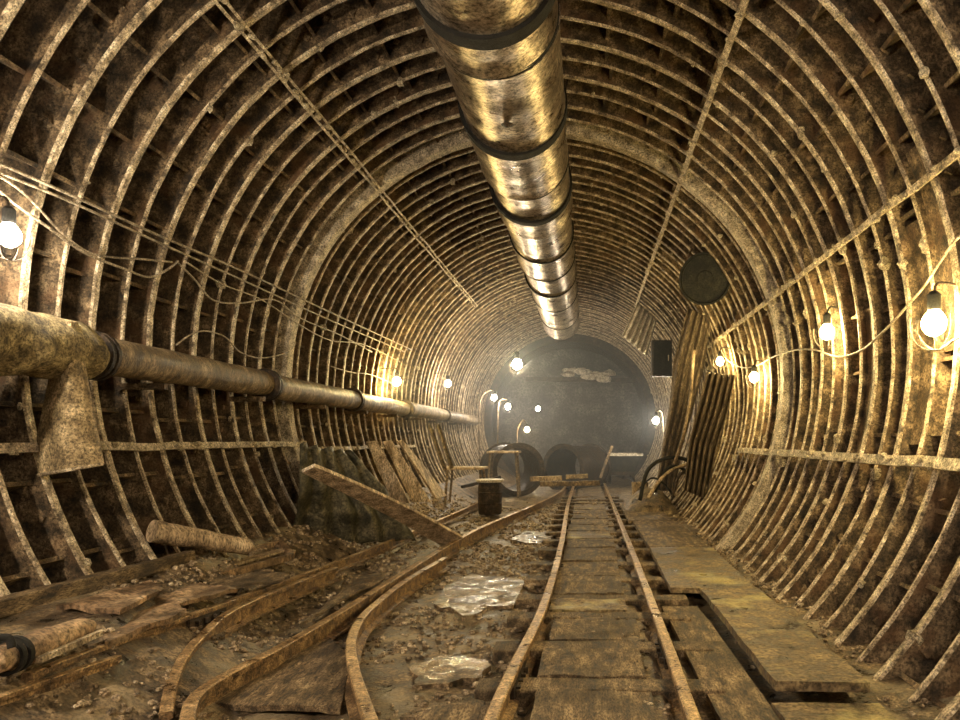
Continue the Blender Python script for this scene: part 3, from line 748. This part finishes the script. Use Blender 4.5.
# muck wagon
d = 20.5; a = P(601,470,d); b = P(642,452,d)
t = thing('muck_wagon', Vector(((a.x+b.x)/2, d, .15)), 'grey mine wagon with pale rim in the haze right of the track end', 'wagon')
mb = MB(); z0, z1 = .45, b.z-.1; x0, x1 = a.x, b.x
mb.hexa([(x0+.2,d,z0),(x1-.2,d,z0),(x1-.2,d+1.6,z0),(x0+.2,d+1.6,z0),(x0,d-.1,z1),(x1,d-.1,z1),(x1,d+1.7,z1),(x0,d+1.7,z1)]); mb.build('hopper', M['drum'], t, bevel=.02)
mb = MB()
for q0, q1 in (((x0,d-.1),(x1,d-.1)),((x1,d-.1),(x1,d+1.7)),((x1,d+1.7),(x0,d+1.7)),((x0,d+1.7),(x0,d-.1))):
    mb.beam((*q0,z1+.02),(*q1,z1+.02),.06,.06)
mb.build('rim', M['pale'], t)
mb = MB(); mb.box(((x0+x1)/2, d+.8, .40), (.7,1.7,.10)); mb.build('chassis', M['darkiron'], t)
for x in (x0+.25, x1-.25):
    for y in (d+.3, d+1.3):
        mb = MB(); mb.lathe([(-.04,.15),(.03,.15),(.03,.18),(.05,.18)], (x,y,.30), (1,0,0), 20); mb.build('wheel', M['darkiron'], t, smooth=True, angle=30)
# stack of boards in front of the hoops
for i, (px0, px1, py, d_, m_, lab) in enumerate([(530,562,479,15.5,'board','short tan board lying across the track end, left of the lit one'),(566,588,477,16.5,'woodmoss','short bright yellowish board lying before the sideways pipe section'),(540,600,484,14.6,'wood','dark cross timber lying over the rails where the tracks join')]):
    a = P(px0, py, d_); b = P(px1, py-1, d_); beamt(a, b, .16, .10, m_, 'cross_board', lab, 'board')
for x in (a.x+.05, b.x-.05):
    pass
beamt(P(600,478,19)+Vector((0,0,0)), P(612,446,19.3), .07, .07, 'wood', 'leaning_post', 'dark post leaning against the grey mine wagon', 'post', up=(0,1,0))
beamt(P(462,487,14.5), P(500,477,15.2), .08, .06, 'darkiron', 'scrap_beam', 'dark beam lying across the left track behind the barrel', 'beam')

# ------------------------------------------------------------------ far face
t = MB(); n = 64
prof = [(0,3.3),(0,2.75),(.9,2.62),(.9,3.3),(0,3.3)]
t.lathe(prof, (CX, 25.3, CZ), (0,1,0), 72, 0)
struct(t.build('trim_90', M['darkiron'], smooth=True, angle=30))
mb = MB(); mb.box((CX, 27.3, CZ), (7.2,.3,7.2)); struct(mb.build('wall_end', M['concrete']))
t = thing('shield_platform', (CX+1.0, 25.6, 3.6), 'pale broken concrete ledge on a beam across the far dark face', 'ledge')
mb = MB(); mb.beam((CX-1.6, 26.0, 3.55), (CX+2.4, 26.0, 3.50), .3, .16, n=10, jit=.02); mb.build('cross_beam', M['darkiron'], t)
mb = MB(); random.seed(4)
for i in range(16): mb.blob(P(566+i*2.9, 371+random.uniform(-3,5)+i*.3, 25.8), random.uniform(.09,.2), (1.4,1,.6))
mb.build('concrete_lumps', M['pale'], t)

# haze in the far part of the tunnel
for y0, y1, den, lab in ((12.0, 27.1, .022, 'thin grey haze filling the far end of the tunnel around the distant lamps'),):
    mb = MB(); mb.lathe([(y0,2.95),(y1,2.95)], (CX,0,CZ), (0,1,0), 40)
    vm = bpy.data.materials.new('haze_volume'); vm.use_nodes = True
    N = vm.node_tree.nodes; L = vm.node_tree.links; N.clear()
    o = N.new('ShaderNodeOutputMaterial'); v = N.new('ShaderNodeVolumeScatter')
    v.inputs['Color'].default_value = (.74,.78,.86,1); v.inputs['Density'].default_value = den; v.inputs['Anisotropy'].default_value = .3
    L.new(v.outputs[0], o.inputs['Volume'])
    tag(mb.build('haze', vm), lab, 'haze', kind='stuff')

# ------------------------------------------------------------------ world, camera
w = bpy.data.worlds.new('world'); SC.world = w; w.use_nodes = True
w.node_tree.nodes['Background'].inputs[0].default_value = (.9,.75,.55,1); w.node_tree.nodes['Background'].inputs[1].default_value = .1
cam = bpy.data.cameras.new('camera'); co = bpy.data.objects.new('camera', cam); COL.objects.link(co)
co.location = (0, 0, CAMZ); co.rotation_euler = (pi/2, 0, 0)
cam.sensor_width = 36; cam.lens = 36*F/960; cam.shift_x = -108/960; cam.shift_y = 80/960; cam.clip_start = .05
SC.camera = co
vs = SC.view_settings; vs.view_transform = 'Standard'; vs.look = 'None'; vs.gamma = 1; vs.use_curve_mapping = False; vs.exposure = .42
